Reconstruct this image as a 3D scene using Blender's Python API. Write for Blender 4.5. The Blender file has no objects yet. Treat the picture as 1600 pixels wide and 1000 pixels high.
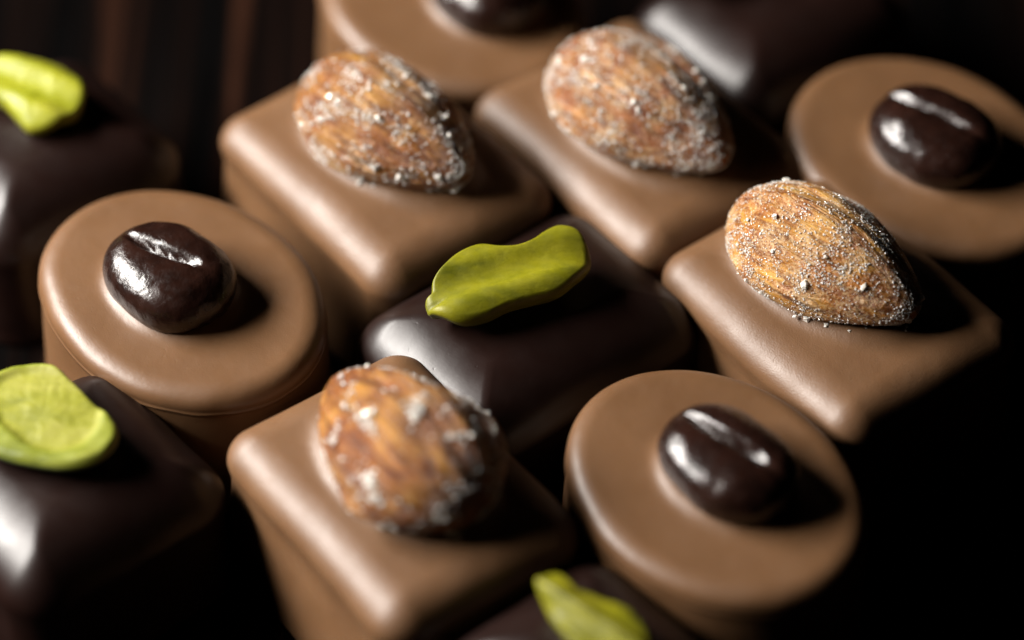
import bpy, bmesh, math, random
from mathutils import Vector, noise, Matrix

S = bpy.context.scene
COL = S.collection
MM = 0.001
R = math.radians

# ------------------------------------------------------------------ camera
ELEV, DIST, TOP = R(46.7), 375.0, 17.0          # view depression, distance (mm), height of the chocolates (mm)
cam_d = bpy.data.cameras.new('camera')
cam_d.lens = 135.0
cam_d.sensor_width = 36.0
cam_d.clip_start, cam_d.clip_end = 0.01, 20.0
cam = bpy.data.objects.new('camera', cam_d)
COL.objects.link(cam)
cam.location = (0, -DIST * math.cos(ELEV) * MM, (TOP + DIST * math.sin(ELEV)) * MM)
cam.rotation_euler = (R(90) - ELEV, 0, 0)
cam_d.dof.use_dof = True
cam_d.dof.focus_distance = 0.3735
cam_d.dof.aperture_fstop = 7.0
S.camera = cam

# ------------------------------------------------------------------ world and light
W = bpy.data.worlds.new('World')
S.world = W
W.use_nodes = True
W.node_tree.nodes['Background'].inputs[0].default_value = (0.6, 0.7, 1.0, 1)
W.node_tree.nodes['Background'].inputs[1].default_value = 0.0003

def softbox(name, az, el, dist, sx, sy, power, colour, aim=(0.0, 0.0, 0.012), roll=0.0):
    ld = bpy.data.lights.new(name, 'AREA')
    ld.shape = 'RECTANGLE'
    ld.size, ld.size_y = sx, sy
    ld.energy = power
    ld.color = colour
    o = bpy.data.objects.new(name, ld)
    COL.objects.link(o)
    d = Vector((math.cos(R(el)) * math.cos(R(az)), math.cos(R(el)) * math.sin(R(az)), math.sin(R(el))))
    o.location = Vector(aim) + d * dist
    o.rotation_euler = ((-d).to_track_quat('-Z', 'Y').to_matrix() @ Matrix.Rotation(R(roll), 3, 'Z')).to_euler()
    return o

softbox('softbox', 170, 34, 0.36, 0.26, 0.085, 5.2, (1.0, 0.955, 0.90))

S.view_settings.view_transform = 'Standard'
S.view_settings.look = 'None'
S.view_settings.exposure = 0.0
S.view_settings.gamma = 1.0
S.view_settings.use_curve_mapping = False
S.cycles.use_denoising = True
S.cycles.max_bounces = 10
S.cycles.diffuse_bounces = 1
S.cycles.glossy_bounces = 2
S.cycles.transmission_bounces = 8
S.cycles.sample_clamp_indirect = 4.0

# ------------------------------------------------------------------ materials
class Mat:
    def __init__(self, name):
        self.m = bpy.data.materials.new(name)
        self.m.use_nodes = True
        self.nt = self.m.node_tree
        self.b = self.nt.nodes['Principled BSDF']
        self.tc = self.nt.nodes.new('ShaderNodeTexCoord')
    def set(self, **kw):
        for k, v in kw.items():
            k = k.replace('_', ' ')
            self.b.inputs[k].default_value = v
        return self
    def node(self, t, **kw):
        n = self.nt.nodes.new(t)
        for k, v in kw.items():
            setattr(n, k, v)
        return n
    def link(self, a, b):
        self.nt.links.new(a, b)
    def coords(self, scale=(1, 1, 1)):
        mp = self.node('ShaderNodeMapping')
        mp.inputs['Scale'].default_value = [1000 * s for s in scale]     # object space in millimetres
        self.link(self.tc.outputs['Object'], mp.inputs['Vector'])
        return mp.outputs[0]
    def noise(self, scale, detail=3, rough=0.5, stretch=(1, 1, 1), distort=0.0):
        n = self.node('ShaderNodeTexNoise')
        n.inputs['Scale'].default_value = scale
        n.inputs['Detail'].default_value = detail
        n.inputs['Roughness'].default_value = rough
        n.inputs['Distortion'].default_value = distort
        self.link(self.coords(stretch), n.inputs['Vector'])
        return n.outputs['Fac']
    def ramp(self, fac, stops):
        r = self.node('ShaderNodeValToRGB')
        e = r.color_ramp.elements
        while len(e) < len(stops):
            e.new(0.5)
        for i, (p, c) in enumerate(stops):
            e[i].position = p
            e[i].color = (*c, 1) if len(c) == 3 else c
        self.link(fac, r.inputs[0])
        return r.outputs[0]
    def mix(self, fac, a, b, mode='MIX'):
        n = self.node('ShaderNodeMix', data_type='RGBA', blend_type=mode)
        for s, v in ((n.inputs[0], fac), (n.inputs[6], a), (n.inputs[7], b)):
            if hasattr(v, 'links'):
                self.link(v, s)
            elif isinstance(v, (int, float)):
                s.default_value = v
            else:
                s.default_value = (*v, 1)
        return n.outputs[2]
    def bump(self, fac, strength, dist_mm, prev=None):
        n = self.node('ShaderNodeBump')
        n.inputs['Strength'].default_value = strength
        n.inputs['Distance'].default_value = dist_mm * MM
        self.link(fac, n.inputs['Height'])
        if prev is not None:
            self.link(prev, n.inputs['Normal'])
        return n.outputs[0]
    def colour(self, c): self.link(c, self.b.inputs['Base Color'])
    def rough(self, c): self.link(c, self.b.inputs['Roughness'])
    def normal(self, c): self.link(c, self.b.inputs['Normal'])

def g(v): return (v, v, v)

def chocolate(name, c0, c1, rough, grain, ior=1.5, sss=0.0, wave=0.12):
    m = Mat(name)
    m.colour(m.ramp(m.noise(0.16, 4), [(0.3, c0), (0.7, c1)]))
    m.rough(m.ramp(m.noise(0.35, 4), [(0.25, g(rough - 0.04)), (0.75, g(rough + 0.05))]))
    n = m.bump(m.noise(0.45, 3), wave, 0.5)
    n = m.bump(m.ramp(m.noise(1.6, 2), [(0.68, g(1)), (0.78, g(0))]), 0.12, 0.15, n)
    n = m.bump(m.noise(6.5, 2, 0.6), grain, 0.06, n)
    m.normal(n)
    m.set(IOR=ior)
    if sss:
        m.set(Subsurface_Weight=sss, Subsurface_Radius=(1.0, 0.45, 0.2), Subsurface_Scale=1.2 * MM)
    return m.m

M_MILK = chocolate('milk_chocolate', (0.117, 0.056, 0.023), (0.142, 0.070, 0.030), 0.48, 0.5, ior=1.54, sss=0.12)
M_OVAL = chocolate('matt_milk_chocolate', (0.112, 0.054, 0.0225), (0.132, 0.065, 0.028), 0.43, 0.22, sss=0.12)
M_DARK = chocolate('dark_chocolate', (0.0085, 0.0030, 0.0021), (0.0118, 0.0043, 0.0030), 0.37, 0.14, ior=1.43, wave=0.05)

def bean_mat():
    m = Mat('coffee_bean_glaze')
    m.colour(m.ramp(m.noise(0.5, 4), [(0.3, (0.008, 0.003, 0.002)), (0.75, (0.020, 0.0075, 0.005))]))
    m.rough(m.ramp(m.noise(1.3, 4), [(0.3, g(0.15)), (0.75, g(0.32))]))
    n = m.bump(m.noise(0.75, 3, 0.55), 0.08, 0.8)
    n = m.bump(m.noise(2.6, 4, 0.65), 0.24, 0.22, n)
    m.normal(n)
    return m.m
M_BEAN = bean_mat()

def almond_mat(name, tone, crust, lo):
    """tone multiplies the skin colour; crust = share of the skin under fine pale sugar."""
    m = Mat(name)
    fibre = m.noise(1.1, 6, 0.66, (0.11, 1, 1), 0.6)
    base = m.ramp(fibre, [(0.30, (0.055, 0.015, 0.004)), (0.43, (0.19, 0.062, 0.012)), (0.57, (0.35, 0.145, 0.028)), (0.74, (0.48, 0.245, 0.060))])
    blotch = m.ramp(m.noise(0.25, 4), [(0.36, g(0.0)), (0.58, g(1.0))])
    base = m.mix(blotch, base, m.mix(1.0, base, (0.60, 0.40, 0.30), 'MULTIPLY'))
    base = m.mix(1.0, base, tone, 'MULTIPLY')
    grit = m.noise(3.4, 5, 0.75)
    patch = m.noise(0.42, 4, 0.6)
    dust = m.ramp(m.mix(0.42, grit, patch), [(lo, g(0.0)), (lo + 0.10, g(crust))])
    base = m.mix(dust, base, (0.70, 0.48, 0.25))
    m.colour(base)
    m.rough(m.ramp(m.noise(2.0, 3), [(0.3, g(0.24)), (0.7, g(0.5))]))
    n = m.bump(fibre, 0.9, 1.1)
    n = m.bump(grit, 0.45, 0.28, n)
    m.normal(n)
    m.set(Subsurface_Weight=0.15, Subsurface_Radius=(1.0, 0.4, 0.12), Subsurface_Scale=1.0 * MM)
    return m.m
M_ALMOND_FINE = almond_mat('golden_almond_skin', (1.7, 2.0, 1.35), 0.65, 0.48)
M_ALMOND_GLAZE = almond_mat('glazed_almond_skin', (1.12, 1.2, 0.85), 0.5, 0.57)
M_ALMOND = almond_mat('roasted_almond_skin', (1.1, 1.22, 0.95), 0.5, 0.52)
M_ALMOND_PALE = almond_mat('frosted_almond_skin', (1.15, 1.15, 1.0), 0.6, 0.50)

M_SUGAR = Mat('sugar').set(Base_Color=(0.97, 0.91, 0.82, 1), Roughness=0.10, Transmission_Weight=0.24, IOR=1.5, Subsurface_Weight=0.4, Subsurface_Radius=(1, 0.9, 0.75), Subsurface_Scale=0.4 * MM).m

def pistachio_mat(name, c0, c1, c2, rough=0.14):
    m = Mat(name)
    f = m.noise(0.32, 4, 0.55, (0.45, 1, 1), 0.3)
    base = m.ramp(f, [(0.28, c0), (0.5, c1), (0.75, c2)])
    base = m.mix(m.ramp(m.noise(1.4, 4, 0.65), [(0.58, g(0)), (0.75, g(0.35))]), base, c0)
    m.colour(base)
    m.rough(m.ramp(m.noise(0.9, 3), [(0.3, g(0.42)), (0.7, g(0.58))]))
    n = m.bump(m.noise(0.8, 3, 0.6, (0.4, 1, 1)), rough, 0.5)
    n = m.bump(m.noise(4.5, 2), 0.18, 0.08, n)
    m.normal(n)
    m.set(Specular_IOR_Level=0.35, Subsurface_Weight=0.25, Subsurface_Radius=(1.0, 0.9, 0.2), Subsurface_Scale=1.0 * MM)
    return m.m
M_PIST = pistachio_mat('pistachio_green', (0.085, 0.090, 0.002), (0.165, 0.158, 0.003), (0.230, 0.210, 0.006))
M_PIST_PALE = pistachio_mat('pale_pistachio_green', (0.12, 0.13, 0.010), (0.21, 0.212, 0.022), (0.28, 0.27, 0.055), 0.06)
M_PIST_VIVID = pistachio_mat('vivid_pistachio_green', (0.14, 0.16, 0.004), (0.24, 0.25, 0.008), (0.31, 0.30, 0.03))
M_PIST_RIM = pistachio_mat('pistachio_rim', (0.09, 0.11, 0.01), (0.17, 0.19, 0.015), (0.27, 0.28, 0.05), 0.1)
M_SKIN = pistachio_mat('pistachio_skin', (0.07, 0.09, 0.025), (0.16, 0.19, 0.05), (0.30, 0.33, 0.11))

def wood_mat():
    m = Mat('black_brown_wood')
    streak = m.noise(0.20, 6, 0.65, (1.0, 0.035, 1.0), 0.5)
    fine = m.noise(1.1, 4, 0.6, (1.0, 0.03, 1.0))
    c = m.ramp(streak, [(0.42, (0.0006, 0.0005, 0.0005)), (0.54, (0.0035, 0.0015, 0.0010)), (0.66, (0.030, 0.0115, 0.0062))])
    c = m.mix(m.ramp(fine, [(0.3, g(0.0)), (0.8, g(0.6))]), c, (0.004, 0.004, 0.004))
    m.colour(c)
    m.rough(m.ramp(fine, [(0.3, g(0.55)), (0.7, g(0.75))]))
    m.set(Specular_IOR_Level=0.0)
    n = m.bump(streak, 0.5, 1.2)
    m.normal(m.bump(fine, 0.35, 0.3, n))
    return m.m
M_WOOD = wood_mat()

# ------------------------------------------------------------------ helpers
def link_mesh(name, verts, faces, mats, parent=None, smooth=True, face_mats=None):
    me = bpy.data.meshes.new(name)
    me.from_pydata([(x * MM, y * MM, z * MM) for x, y, z in verts], [], faces)
    for mt in (mats if isinstance(mats, (list, tuple)) else [mats]):
        me.materials.append(mt)
    if face_mats:
        me.polygons.foreach_set('material_index', face_mats)
    if smooth:
        me.polygons.foreach_set('use_smooth', [True] * len(me.polygons))
    bm = bmesh.new(); bm.from_mesh(me)
    bmesh.ops.recalc_face_normals(bm, faces=bm.faces)
    bm.to_mesh(me); bm.free()
    me.update()
    o = bpy.data.objects.new(name, me)
    COL.objects.link(o)
    if parent:
        o.parent = parent
    return o

def thing(name, label, group, x, y, rot):
    o = bpy.data.objects.new(name, None)
    o.empty_display_size = 0.01
    COL.objects.link(o)
    o.location = (x * MM, y * MM, 0)
    o.rotation_euler = (0, 0, R(rot))
    o['label'] = label
    o['category'] = 'chocolate'
    o['group'] = group
    return o

def loft(rings, close_top=True, close_bottom=True):
    """rings: bottom to top, equal point counts; the last one may be one point."""
    V, F = [], []
    n = len(rings[0])
    for r in rings:
        V += r
    for k in range(len(rings) - 1):
        for i in range(n):
            j = (i + 1) % n
            F.append((k * n + i, k * n + j, (k + 1) * n + j, (k + 1) * n + i))
    if close_bottom:
        F.append(tuple(range(n - 1, -1, -1)))
    if close_top:
        c = len(V)
        top = rings[-1]
        V.append((sum(p[0] for p in top) / n, sum(p[1] for p in top) / n, sum(p[2] for p in top) / n))
        o = (len(rings) - 1) * n
        for i in range(n):
            F.append((o + i, o + (i + 1) % n, c))
    return V, F

def rect_outline(a, b, rc, n_arc=18, n_edge=16):
    """closed outline of a rounded rectangle, half sizes a x b."""
    rc = max(0.7, min(rc, a - 0.05, b - 0.05))
    P = []
    cs = [(a - rc, b - rc, 0), (-(a - rc), b - rc, 90), (-(a - rc), -(b - rc), 180), (a - rc, -(b - rc), 270)]
    for k in range(4):
        cx, cy, a0 = cs[k]
        for i in range(n_arc + 1):
            t = R(a0 + 90 * i / n_arc)
            P.append((cx + rc * math.cos(t), cy + rc * math.sin(t)))
        nx, ny, a1 = cs[(k + 1) % 4]
        sx, sy = P[-1]
        ex, ey = nx + rc * math.cos(R(a1)), ny + rc * math.sin(R(a1))
        for i in range(1, n_edge):
            u = i / n_edge
            P.append((sx + (ex - sx) * u, sy + (ey - sy) * u))
    return P

def oval_outline(a, b, n=150):
    return [(a * math.cos(2 * math.pi * i / n), b * math.sin(2 * math.pi * i / n)) for i in range(n)]

def make_body(parent, outline, mat, seed, bevel=2.6, wide=3.4, height=TOP, lip=0.35, flare=0.5, dome=0.35, soft=0.95, half=None, seam=False, foot=None, wob=0.12):
    """lofted chocolate: flared side, slightly hollow under a rounded top edge, nearly flat top.
    outline(o) gives the plan outline pushed out by o mm; foot = (x, y, rot, a, b) raises a fillet round a topping."""
    prof = [(flare, 0.0), (flare + 0.15, 0.6)]
    zb = height - bevel
    for k in range(7):
        u = k / 6
        prof.append((flare * (1 - u) - lip * math.sin(u * math.pi / 2) ** 2, 1.2 + (zb - 2.4 - 1.2) * u))
    if seam:
        prof += [(-lip + 0.02, zb - 1.1), (-lip + 0.03, zb - 0.62), (0.06, zb - 0.52), (0.07, zb - 0.44), (-0.03, zb - 0.36), (-0.01, zb - 0.15)]
    else:
        prof += [(-lip * 0.85, zb - 1.7), (-lip * 0.5, zb - 1.0), (-lip * 0.15, zb - 0.4)]
    n = 20
    for k in range(n + 1):
        t = math.pi / 2 * k / n
        prof.append((-wide * (1 - math.cos(t) ** soft), zb + bevel * math.sin(t) ** soft))
    rings = [[(x, y, z) for x, y in outline(o)] for o, z in prof]
    plate = outline(-wide)
    ctr_n = 26
    for k in range(1, ctr_n):
        s = 1 - k / ctr_n
        if half:
            rings.append([(x * s, y * s, height + dome * max(0.0, 1 - (x * s / half[0]) ** 2) ** 1.6 * max(0.0, 1 - (y * s / half[1]) ** 2) ** 1.6) for x, y in plate])
        else:
            rings.append([(x * s, y * s, height + dome * (1 - s * s) ** 2) for x, y in plate])
    V, F = loft(rings)
    out = []
    off = Vector((seed * 7.3, seed * 3.1, seed * 1.7))
    for x, y, z in V:
        w = noise.noise_vector(Vector((x, y, z)) * 0.09 + off) * wob * 2 + noise.noise_vector(Vector((x, y, z)) * 0.25 + off) * wob * 0.5
        k = min(1.0, z / 3.0)
        if seam and zb - 0.7 < z < zb - 0.3:
            w.z += noise.noise(Vector((x, y, 0)) * 0.35 + off) * 0.15
        x2, y2, z2 = x + w.x * k, y + w.y * k, z + w.z * k
        if foot and z > height - bevel * 0.6:
            fx, fy, fr, fa, fb = foot
            c, s_ = math.cos(-R(fr)), math.sin(-R(fr))
            dx, dy = x - fx, y - fy
            q = math.hypot((dx * c - dy * s_) / fa, (dx * s_ + dy * c) / fb)
            d = max(0.0, (q - 1) * min(fa, fb))
            z2 += 0.75 * math.exp(-(d / 0.9) ** 2)
        out.append((x2, y2, z2))
    return link_mesh('chocolate_body', out, F, mat, parent)

def spline(pts, per=10):
    """closed Catmull-Rom through the outline points."""
    n, P = len(pts), []
    for i in range(n):
        p0, p1, p2, p3 = (Vector(pts[(i + k - 1) % n]) for k in range(4))
        for j in range(per):
            t = j / per
            P.append(0.5 * ((2 * p1) + (p2 - p0) * t + (2 * p0 - 5 * p1 + 4 * p2 - p3) * t * t + (3 * p1 - p0 - 3 * p2 + p3) * t ** 3))
    return P

# ------------------------------------------------------------------ toppings
def almond_point(t, f, L, Wd, Th, seed, tip, wr=1.0):
    """t -1 blunt end .. 1 tip, f angle round the axis."""
    r = math.sqrt(max(0.0, 1 - t * t))
    taper = 1 - tip * t - 0.10 * (t * t - 0.4)
    x = L / 2 * t
    cy, cz = math.cos(f), math.sin(f)
    p = Vector((cy, cz, 0))
    rid = noise.noise(Vector((cy * 2.6 + seed, cz * 2.6, t * 0.9))) + 0.6 * noise.noise(Vector((cy * 6 + seed, cz * 6, t * 1.6))) + 0.6 * noise.noise(Vector((cy * 11 + seed, cz * 11, t * 1.6)))
    lump = noise.noise(Vector((t * 2.2, cy * 1.5 + seed * 2, cz * 1.5)))
    k = 1 + (0.055 * wr * rid + 0.05 * lump) * r
    # a slightly squarish section
    sq = 1 + 0.05 * math.cos(4 * f)
    return Vector((x + 0.35 * lump * r, Wd / 2 * r * taper * cy * k * sq, Th / 2 * r * taper * cz * k * sq))

def make_almond(parent, loc, rot, tilt, L, Wd, Th, seed, sugar, big, tip=0.2, roll=0.0, fine=0.15, mat=None, wrinkle=1.0, clump=(-0.5, 0.3), loose=5):
    nt, nf = 90, 110
    V, F = [], []
    for i in range(1, nt):
        t = -math.cos(math.pi * i / nt)
        for j in range(nf):
            V.append(almond_point(t, 2 * math.pi * j / nf, L, Wd, Th, seed, tip, wrinkle))
    for i in range(nt - 2):
        for j in range(nf):
            F.append((i * nf + j, i * nf + (j + 1) % nf, (i + 1) * nf + (j + 1) % nf, (i + 1) * nf + j))
    a, b = len(V), len(V) + 1
    V += [Vector((-L / 2, 0, 0)), Vector((L / 2 + 0.25, 0, 0))]
    for j in range(nf):
        F.append((a, (j + 1) % nf, j))
        F.append((b, (nt - 2) * nf + j, (nt - 2) * nf + (j + 1) % nf))
    o = link_mesh('almond', V, F, mat or M_ALMOND, parent)
    o.location = Vector(loc) * MM
    o.rotation_euler = (R(roll), R(tilt), R(rot))
    # sugar: jittered little blocks scattered on the skin
    rnd = random.Random(seed)
    SV, SF = [], []
    rotm = o.rotation_euler.to_matrix()
    def grain(p, n, s):
        ax = n.cross(Vector((rnd.uniform(-1, 1), rnd.uniform(-1, 1), rnd.uniform(-1, 1)))).normalized()
        ay = n.cross(ax)
        base = len(SV)
        h = s * rnd.uniform(0.5, 0.95)
        el = rnd.uniform(0.7, 1.45)
        c = p + n * h * 0.22
        for dz, q in ((-0.5, 0.9), (0.2, 1.0), (0.5, 0.75)):
            m0 = rnd.uniform(0, 1)
            for k in range(5):
                an = 2 * math.pi * (k + rnd.uniform(-0.3, 0.3)) / 5
                rr = 0.5 * s * q * rnd.uniform(0.65, 1.3)
                SV.append(c + ax * math.cos(an) * rr * el + ay * math.sin(an) * rr + n * h * (dz + rnd.uniform(-.08, .08)))
        for lv in (0, 5):
            for k in range(5):
                SF.append((base + lv + k, base + lv + (k + 1) % 5, base + lv + 5 + (k + 1) % 5, base + lv + 5 + k))
        SF.append(tuple(base + k for k in (4, 3, 2, 1, 0)))
        SF.append(tuple(base + 10 + k for k in range(5)))
    e = 0.01
    def put(s, thr):
        for _ in range(40):
            t = rnd.uniform(-0.985, 0.985); f = rnd.uniform(0, 2 * math.pi)
            p = almond_point(t, f, L, Wd, Th, seed, tip, wrinkle)
            if (rotm @ p).z + loc[2] < TOP - 0.1:
                continue
            if noise.noise(p * 0.35 + Vector((seed, 0, 0))) + 0.5 * noise.noise(p * 0.9 + Vector((0, seed, 0))) < thr:
                continue
            du = almond_point(t + e * (1 if t < 0 else -1), f, L, Wd, Th, seed, tip, wrinkle) - p
            dv = almond_point(t, f + e, L, Wd, Th, seed, tip, wrinkle) - p
            n = du.cross(dv).normalized()
            if n.dot(Vector((p.x * 0.3, p.y, p.z))) < 0:
                n = -n
            grain(p, n, s)
            return
    for _ in range(sugar):
        put(fine * 0.8 + fine * 1.5 * rnd.random() ** 2, rnd.uniform(*clump))
    for _ in range(big):
        put(rnd.uniform(0.38, 0.75), rnd.uniform(*clump) + 0.12)
    inv = rotm.inverted()
    left = loose
    while left > 0:                                   # a few grains fallen on the chocolate along the near side of the nut
        p = almond_point(rnd.uniform(-0.9, 0.95), rnd.uniform(0, 2 * math.pi), L, Wd, Th, seed, tip, wrinkle)
        w = rotm @ p
        if abs(w.z + loc[2] - TOP - 0.6) > 0.35 or (parent.matrix_basis.to_3x3() @ w).y > -1.0:
            continue
        w2 = w + Vector((w.x, w.y, 0)).normalized() * rnd.uniform(0.35, 0.9)
        w2.z = TOP + 0.55 - loc[2]
        grain(inv @ w2, inv @ Vector((0, 0, 1)), rnd.uniform(0.25, 0.6))
        left -= 1
    if SV:
        sg = link_mesh('sugar_coating', SV, SF, M_SUGAR, o, smooth=False)
        sg['kind'] = 'stuff'
        sg['label'] = 'clear white sugar grains stuck on the almond'
    return o

def make_bean(parent, loc, rot, seed, L=13.9, Wd=11.2, Hh=6.0, bend=0.45, crease=0.6, deep=1.3):
    """plump chocolate coffee bean, creased side up, a little sunk into the chocolate."""
    nu, na = 90, 110
    rings = []
    for i in range(1, nu):
        u = -math.cos(math.pi * i / nu)
        sc = (1 - abs(u) ** 2.5) ** 0.5
        ring = []
        for j in range(na):
            f = 2 * math.pi * j / na
            c_, s_ = math.cos(f), math.sin(f)
            x = L / 2 * u
            y = Wd / 2 * sc * math.copysign(abs(c_) ** 0.92, c_) * (1 + 0.05 * u)
            z = Hh * 0.40 + Hh * 0.60 * sc * math.copysign(abs(s_) ** 0.92, s_)
            yc = y - 0.5 - bend * math.sin(u * 2.4)
            if s_ > 0:
                win = math.exp(-((u + 0.12) / crease) ** 4)
                gr = math.exp(-(yc / (0.42 + 0.10 * u)) ** 2) * win
                dip = math.exp(-(yc / 1.7) ** 2) * win
                z -= (deep * gr + 0.5 * dip) * min(1.0, s_ * 1.6)
            p = Vector((x, y, z))
            q = noise.noise_vector(p * 0.22 + Vector((seed * 5.1, 0, 0))) * 0.2 + noise.noise_vector(p * 0.8 + Vector((seed, seed, 0))) * 0.07
            ring.append(tuple(p + q))
        rings.append(ring)
    V, F = loft(rings)
    o = link_mesh('coffee_bean', V, F, M_BEAN, parent)
    o.location = Vector(loc) * MM
    o.rotation_euler = (0, 0, R(rot))
    return o

def make_kernel(parent, loc, pts, top, mats, thick=2.0, name='pistachio_kernel', rot=0.0, rim_at=None, seed=1, tilt=(0, 0), rough=1.0):
    """pistachio half from its plan outline; top(x, y, r) gives the height of the upper face (mm), r = 0 centre .. 1 rim."""
    P = spline(pts)
    n = len(P)
    cx, cy = sum(p.x for p in P) / n, sum(p.y for p in P) / n
    rings, kinds = [], []
    def nz(x, y): return rough * 0.12 * noise.noise(Vector((x * 0.5, y * 0.5, seed))) + rough * 0.05 * noise.noise(Vector((x * 1.6, y * 1.6, seed)))
    # underside, then the rounded rim, then the upper face to the centre
    for s in (0.55, 0.75, 0.88, 0.95):
        rings.append([(cx + (p.x - cx) * s, cy + (p.y - cy) * s, top(p.x, p.y, 1.0) - thick * (1 - 0.55 * s ** 6)) for p in P])
        kinds.append(1)
    for k in range(1, 8):
        t = math.pi * k / 8
        s = 0.95 + 0.05 * math.sin(t)
        rings.append([(cx + (p.x - cx) * s, cy + (p.y - cy) * s, top(p.x, p.y, 1.0) - thick * 0.45 * (0.5 + 0.5 * math.cos(t)) - 0.0) for p in P])
        kinds.append(1 if k < 5 else 0)
    for k in range(0, 22):
        s = 0.95 * (1 - k / 22)
        rings.append([(cx + (p.x - cx) * s, cy + (p.y - cy) * s,
                       top(cx + (p.x - cx) * s, cy + (p.y - cy) * s, s) + nz(cx + (p.x - cx) * s, cy + (p.y - cy) * s)) for p in P])
        kinds.append(0)
    V, F = loft(rings)
    fm = []
    for k in range(len(rings) - 1):
        fm += [kinds[k]] * n
    fm += [1] + [0] * n
    if rim_at:
        fm = [2 if m_ == 0 and rim_at(*[sum(V[q][c] for q in f) / len(f) for c in (0, 1)]) else m_ for m_, f in zip(fm, F)]
    o = link_mesh(name, V, F, mats, parent, face_mats=fm)
    o.location = Vector(loc) * MM
    o.rotation_euler = (R(tilt[0]), R(tilt[1]), R(rot))
    return o

def to_local(parent_rot, dx, dy):
    c, s = math.cos(-R(parent_rot)), math.sin(-R(parent_rot))
    return dx * c - dy * s, dx * s + dy * c

# ------------------------------------------------------------------ setting
bm = bmesh.new()
bmesh.ops.create_grid(bm, x_segments=1, y_segments=1, size=0.6)
me = bpy.data.meshes.new('tabletop'); bm.to_mesh(me); bm.free()
me.materials.append(M_WOOD)
table = bpy.data.objects.new('tabletop', me)
COL.objects.link(table)
table['kind'] = 'structure'
table['label'] = 'dark streaked wooden board under the chocolates'

# ------------------------------------------------------------------ almond chocolates
G_AL = 'oblong milk chocolates topped with a sugared almond'
def almond_bonbon(label, x, y, rot, a, b, seed, ax, ay, az, arot, tilt, L, Wd, Th, sugar, big, tip=0.2, roll=0.0, fine=0.15, mat=None, wrinkle=1.0, clump=(-0.5, 0.3), loose=5):
    t = thing('almond_bonbon', label, G_AL, x, y, rot)
    lx, ly = to_local(rot, ax - x, ay - y)
    make_body(t, lambda o: rect_outline(a + o, b + o, 3.6 + o), M_MILK, seed, bevel=3.2, wide=4.2, soft=1.03, dome=0.25, half=(a - 4.2, b - 4.2),
              foot=(lx, ly, arot - rot, L * 0.44, Wd * 0.43))
    make_almond(t, (lx, ly, TOP + az), arot - rot, tilt, L, Wd, Th, seed, sugar, big, tip, roll, fine, mat, wrinkle, clump, loose)
    return t

almond_bonbon('oblong chocolate with the golden, finely sugared almond in sharp focus at right',
              32.2, 4.2, -52.5, 15.3, 11.8, 11, 30.8, 5.5, 3.0, -40, 2, 22.0, 12.6, 10.2, 7000, 20, wrinkle=1.3, fine=0.085, clump=(-0.6, 0.45), loose=14, mat=M_ALMOND_FINE, tip=0.21)
almond_bonbon('oblong chocolate below the central pistachio one, its broad almond clumped with white sugar',
              -10.5, -20.2, -54, 15.2, 11.4, 12, -10.0, -19.0, 3.3, 130, 0, 21.4, 14.0, 10.6, 1700, 55, 0.26, mat=M_ALMOND_GLAZE, wrinkle=2.6, fine=0.16, clump=(0.02, 0.5))
almond_bonbon('oblong chocolate with a browner almond, right of the left coffee bean oval, upper middle',
              -13.0, 23.8, -52, 15.3, 11.5, 13, -12.4, 24.0, 3.2, -42, 2, 21.4, 12.8, 9.8, 3000, 26, 0.26, wrinkle=2.1, fine=0.125, clump=(-0.3, 0.5))
almond_bonbon('oblong chocolate with a pale frosted almond, between coffee bean oval and browner almond, top',
              13.4, 27.6, -52, 15.5, 11.5, 14, 13.4, 26.8, 3.2, -43, 2, 22.3, 13.6, 10.0, 4300, 26, 0.26, mat=M_ALMOND_PALE, wrinkle=1.6, fine=0.12, clump=(-0.6, 0.35))

# ------------------------------------------------------------------ coffee bean chocolates
G_CB = 'oval milk chocolates topped with a coffee bean'
def bean_bonbon(label, x, y, rot, seed, bx, by, brot, bean={}, a=16.2, b=12.6):
    t = thing('coffee_bean_bonbon', label, G_CB, x, y, rot)
    lx, ly = to_local(rot, bx - x, by - y)
    make_body(t, lambda o: oval_outline(a + o, b + o), M_OVAL, seed, bevel=1.8, wide=2.4, dome=0.12, lip=0.08, flare=0.35, seam=True,
              foot=(lx, ly, brot - rot, 6.2, 4.9))
    make_bean(t, (lx, ly, TOP - 0.4), brot - rot, seed, **bean)
    return t

bean_bonbon('oval milk chocolate at the left, coffee bean on top, fine seam round its side',
            -32.5, 4.4, -47, 21, -33.6, 4.0, -44, dict(L=14.0, Wd=11.2, deep=1.5, crease=0.55, bend=0.9))
bean_bonbon('oval milk chocolate at lower right, nearest of the coffee bean ovals',
            19.2, -20.4, -51, 22, 20.2, -20.4, -47, dict(L=14.6, Wd=10.8, deep=1.5, crease=0.66))
bean_bonbon('blurred oval milk chocolate with coffee bean, cut by the right edge',
            42.6, 23.9, -50, 23, 42.8, 23.6, -41, dict(L=14.2, Wd=11.2, deep=1.1, crease=0.7, bend=0.3))
bean_bonbon('blurred oval milk chocolate cut off by the top edge of the picture',
            -6.5, 47.5, -50, 24, -2.7, 46.4, -46)

# ------------------------------------------------------------------ pistachio chocolates
G_PI = 'dark chocolates topped with a pistachio'
def dark_bonbon(label, x, y, rot, a, b, seed, height=TOP):
    t = thing('pistachio_bonbon', label, G_PI, x, y, rot)
    make_body(t, lambda o: rect_outline(a + o, b + o, 4.6 + o), M_DARK, seed, bevel=5.6, wide=7.5, soft=1.18, lip=0.12, flare=0.3, dome=0.25, half=(a - 7.5, b - 7.5), height=height)
    return t

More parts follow.
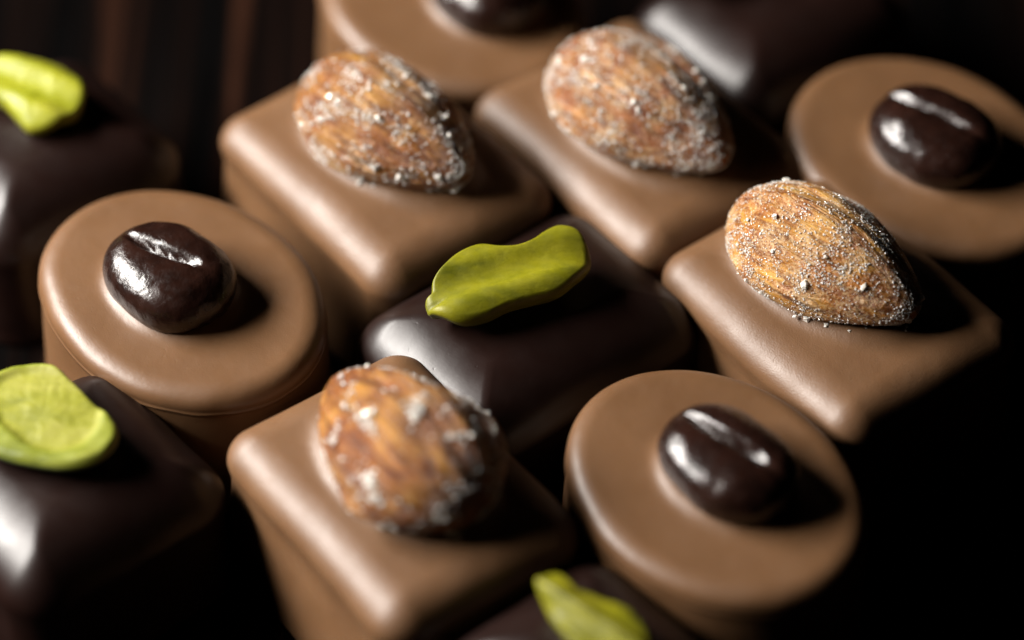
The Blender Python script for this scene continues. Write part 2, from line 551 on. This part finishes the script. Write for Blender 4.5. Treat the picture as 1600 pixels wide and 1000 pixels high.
def kernel(t, kx, ky, kz, pts, top, mats, **kw):
    rot = math.degrees(t.rotation_euler.z)
    lx, ly = to_local(rot, kx - t.location.x / MM, ky - t.location.y / MM)
    return make_kernel(t, (lx, ly, TOP + kz), pts, top, mats, rot=-rot, **kw)

# centre: long, waisted, curled kernel with a notch at its left end
tJ = dark_bonbon('dark chocolate at the centre with a long curled green pistachio across it', 1.6, 2.4, 38.5, 15.2, 11.2, 31)
PJ = [(-7.9, -1.3), (-7.6, -2.5), (-6.2, -3.5), (-4.4, -4.0), (-2.2, -3.4), (0.2, -2.1), (2.8, -1.1), (5.2, -0.1), (7.0, 1.6),
      (8.1, 3.4), (8.2, 5.0), (7.3, 6.9), (5.6, 7.7), (4.2, 7.1), (2.8, 5.8), (1.0, 4.9), (-0.8, 4.8), (-2.8, 5.0), (-4.8, 3.9),
      (-6.3, 2.1), (-7.2, 0.6), (-7.35, -0.6)]
def topJ(x, y, r):
    v = (y - 0.40 * x - 0.6) / 4.0                    # across the kernel, -1 near edge .. 1 far edge
    end = max(0.0, 1 - (abs(x) / 9.2) ** 4)
    roll = 2.0 * math.exp(-((v + 0.25) / 0.62) ** 2) * end
    w = max(0.0, min(1.0, (v + 0.05) / 1.1))
    dent = -0.30 * math.exp(-((v + 0.0) / 0.09) ** 2) * max(0.0, min(1.0, (-x - 5.6) / 1.2))
    return 1.0 + roll + 2.3 * w * w * (3 - 2 * w) + dent
kernel(tJ, -0.5, 1.2, 1.1, PJ, topJ, [M_PIST, M_PIST], thick=2.4, seed=3, rough=0.35)

# lower left: broad egg-shaped half with a raised rim round a pale face
tC = dark_bonbon('dark chocolate at lower left, its broad pistachio half showing a pale rimmed face', -42.3, -18.0, 40, 12.4, 11.2, 32)
PC = [(-6.6, 3.6), (-4.4, 5.4), (-2.0, 5.9), (0.2, 5.6), (2.2, 3.7), (4.3, 0.9), (6.0, -1.2), (7.0, -3.0), (6.9, -5.0), (5.2, -7.0),
      (2.6, -7.7), (-0.4, -7.2), (-3.4, -6.2), (-6.0, -4.6), (-7.6, -2.0), (-7.6, 1.2)]
def dishC(x, y):
    c, k = math.cos(R(-40)), math.sin(R(-40))
    p, q = x * c + y * k, -x * k + y * c
    return math.hypot((p - 0.1) / 6.9, (q + 0.04 * p) / 5.3) + 0.05 * math.sin(3 * math.atan2(q, p) + 0.6)
def topC(x, y, r):
    d = dishC(x, y)
    w = max(0.0, min(1.0, (d - 0.80) / 0.17))
    out = max(0.0, (r - 0.90) / 0.10)
    return 1.7 + 0.5 * w * w * (3 - 2 * w) + 0.35 * math.exp(-d * d * 2) + 0.05 * x - 0.03 * y - 0.35 * out * out
kernel(tC, -44.1, -13.6, 0.5, PC, topC, [M_PIST_PALE, M_SKIN, M_PIST_RIM], thick=1.9, seed=5, rim_at=lambda x, y: dishC(x, y) > 0.90)

# upper left: blurred kernel
tA = dark_bonbon('blurred dark chocolate at upper left with a bright green pistachio', -49.0, 27.0, 40, 12.4, 11.0, 33)
PA = [(-6.5, 2.6), (-4.6, 4.4), (-2.0, 5.1), (0.4, 4.6), (2.6, 3.4), (4.5, 1.2), (4.9, -1.2), (3.9, -3.5), (1.8, -5.0), (-0.4, -5.2), (-1.9, -3.7),
      (-3.4, -1.9), (-5.2, -0.7), (-6.8, 0.5)]
def topA(x, y, r):
    v = (y + 0.55 * x) / 4.0
    return 2.2 + 1.2 * math.exp(-((v - 0.5) / 0.45) ** 2) + 0.8 * math.exp(-((v + 0.75) / 0.4) ** 2) - 0.7 * r ** 4
kernel(tA, -48.6, 30.2, 0.5, PA, topA, [M_PIST_VIVID, M_PIST], thick=2.4, seed=6)

# bottom edge: blurred ragged kernel
tM = dark_bonbon('blurred dark chocolate cut by the bottom edge, with a ragged twisted pistachio', 6.5, -40.0, 40, 10.6, 10.2, 34)
PM = [(-5.6, 5.2), (-5.0, 6.8), (-3.6, 7.3), (-2.6, 6.6), (-1.6, 5.3), (1.0, 3.9), (3.6, 2.6), (5.0, 0.9), (5.8, -1.6), (5.6, -3.8),
      (2.8, -4.6), (-0.4, -3.4), (-2.2, -1.8), (-3.4, 0.3), (-4.6, 2.6)]
def topM(x, y, r):
    v = (y + 0.85 * x) / 3.0
    return 2.0 + 1.3 * math.exp(-((v - 0.1) / 0.4) ** 2) + 0.7 * math.exp(-((v + 1.0) / 0.35) ** 2) - 0.6 * r ** 4
kernel(tM, 7.2, -39.8, 0.3, [(x * 0.9, y * 0.9) for x, y in PM], topM, [M_PIST, M_PIST], thick=2.2, seed=7)

# top edge, right of the middle: only its lit front edge is in the picture
tG = dark_bonbon('blurred dark chocolate cut off by the top edge, its topping out of view', 27.8, 48.0, 40, 13.0, 10.8, 35)
kernel(tG, 24.5, 50.5, 0.6, PJ, topJ, [M_PIST, M_PIST], thick=1.9, seed=8)
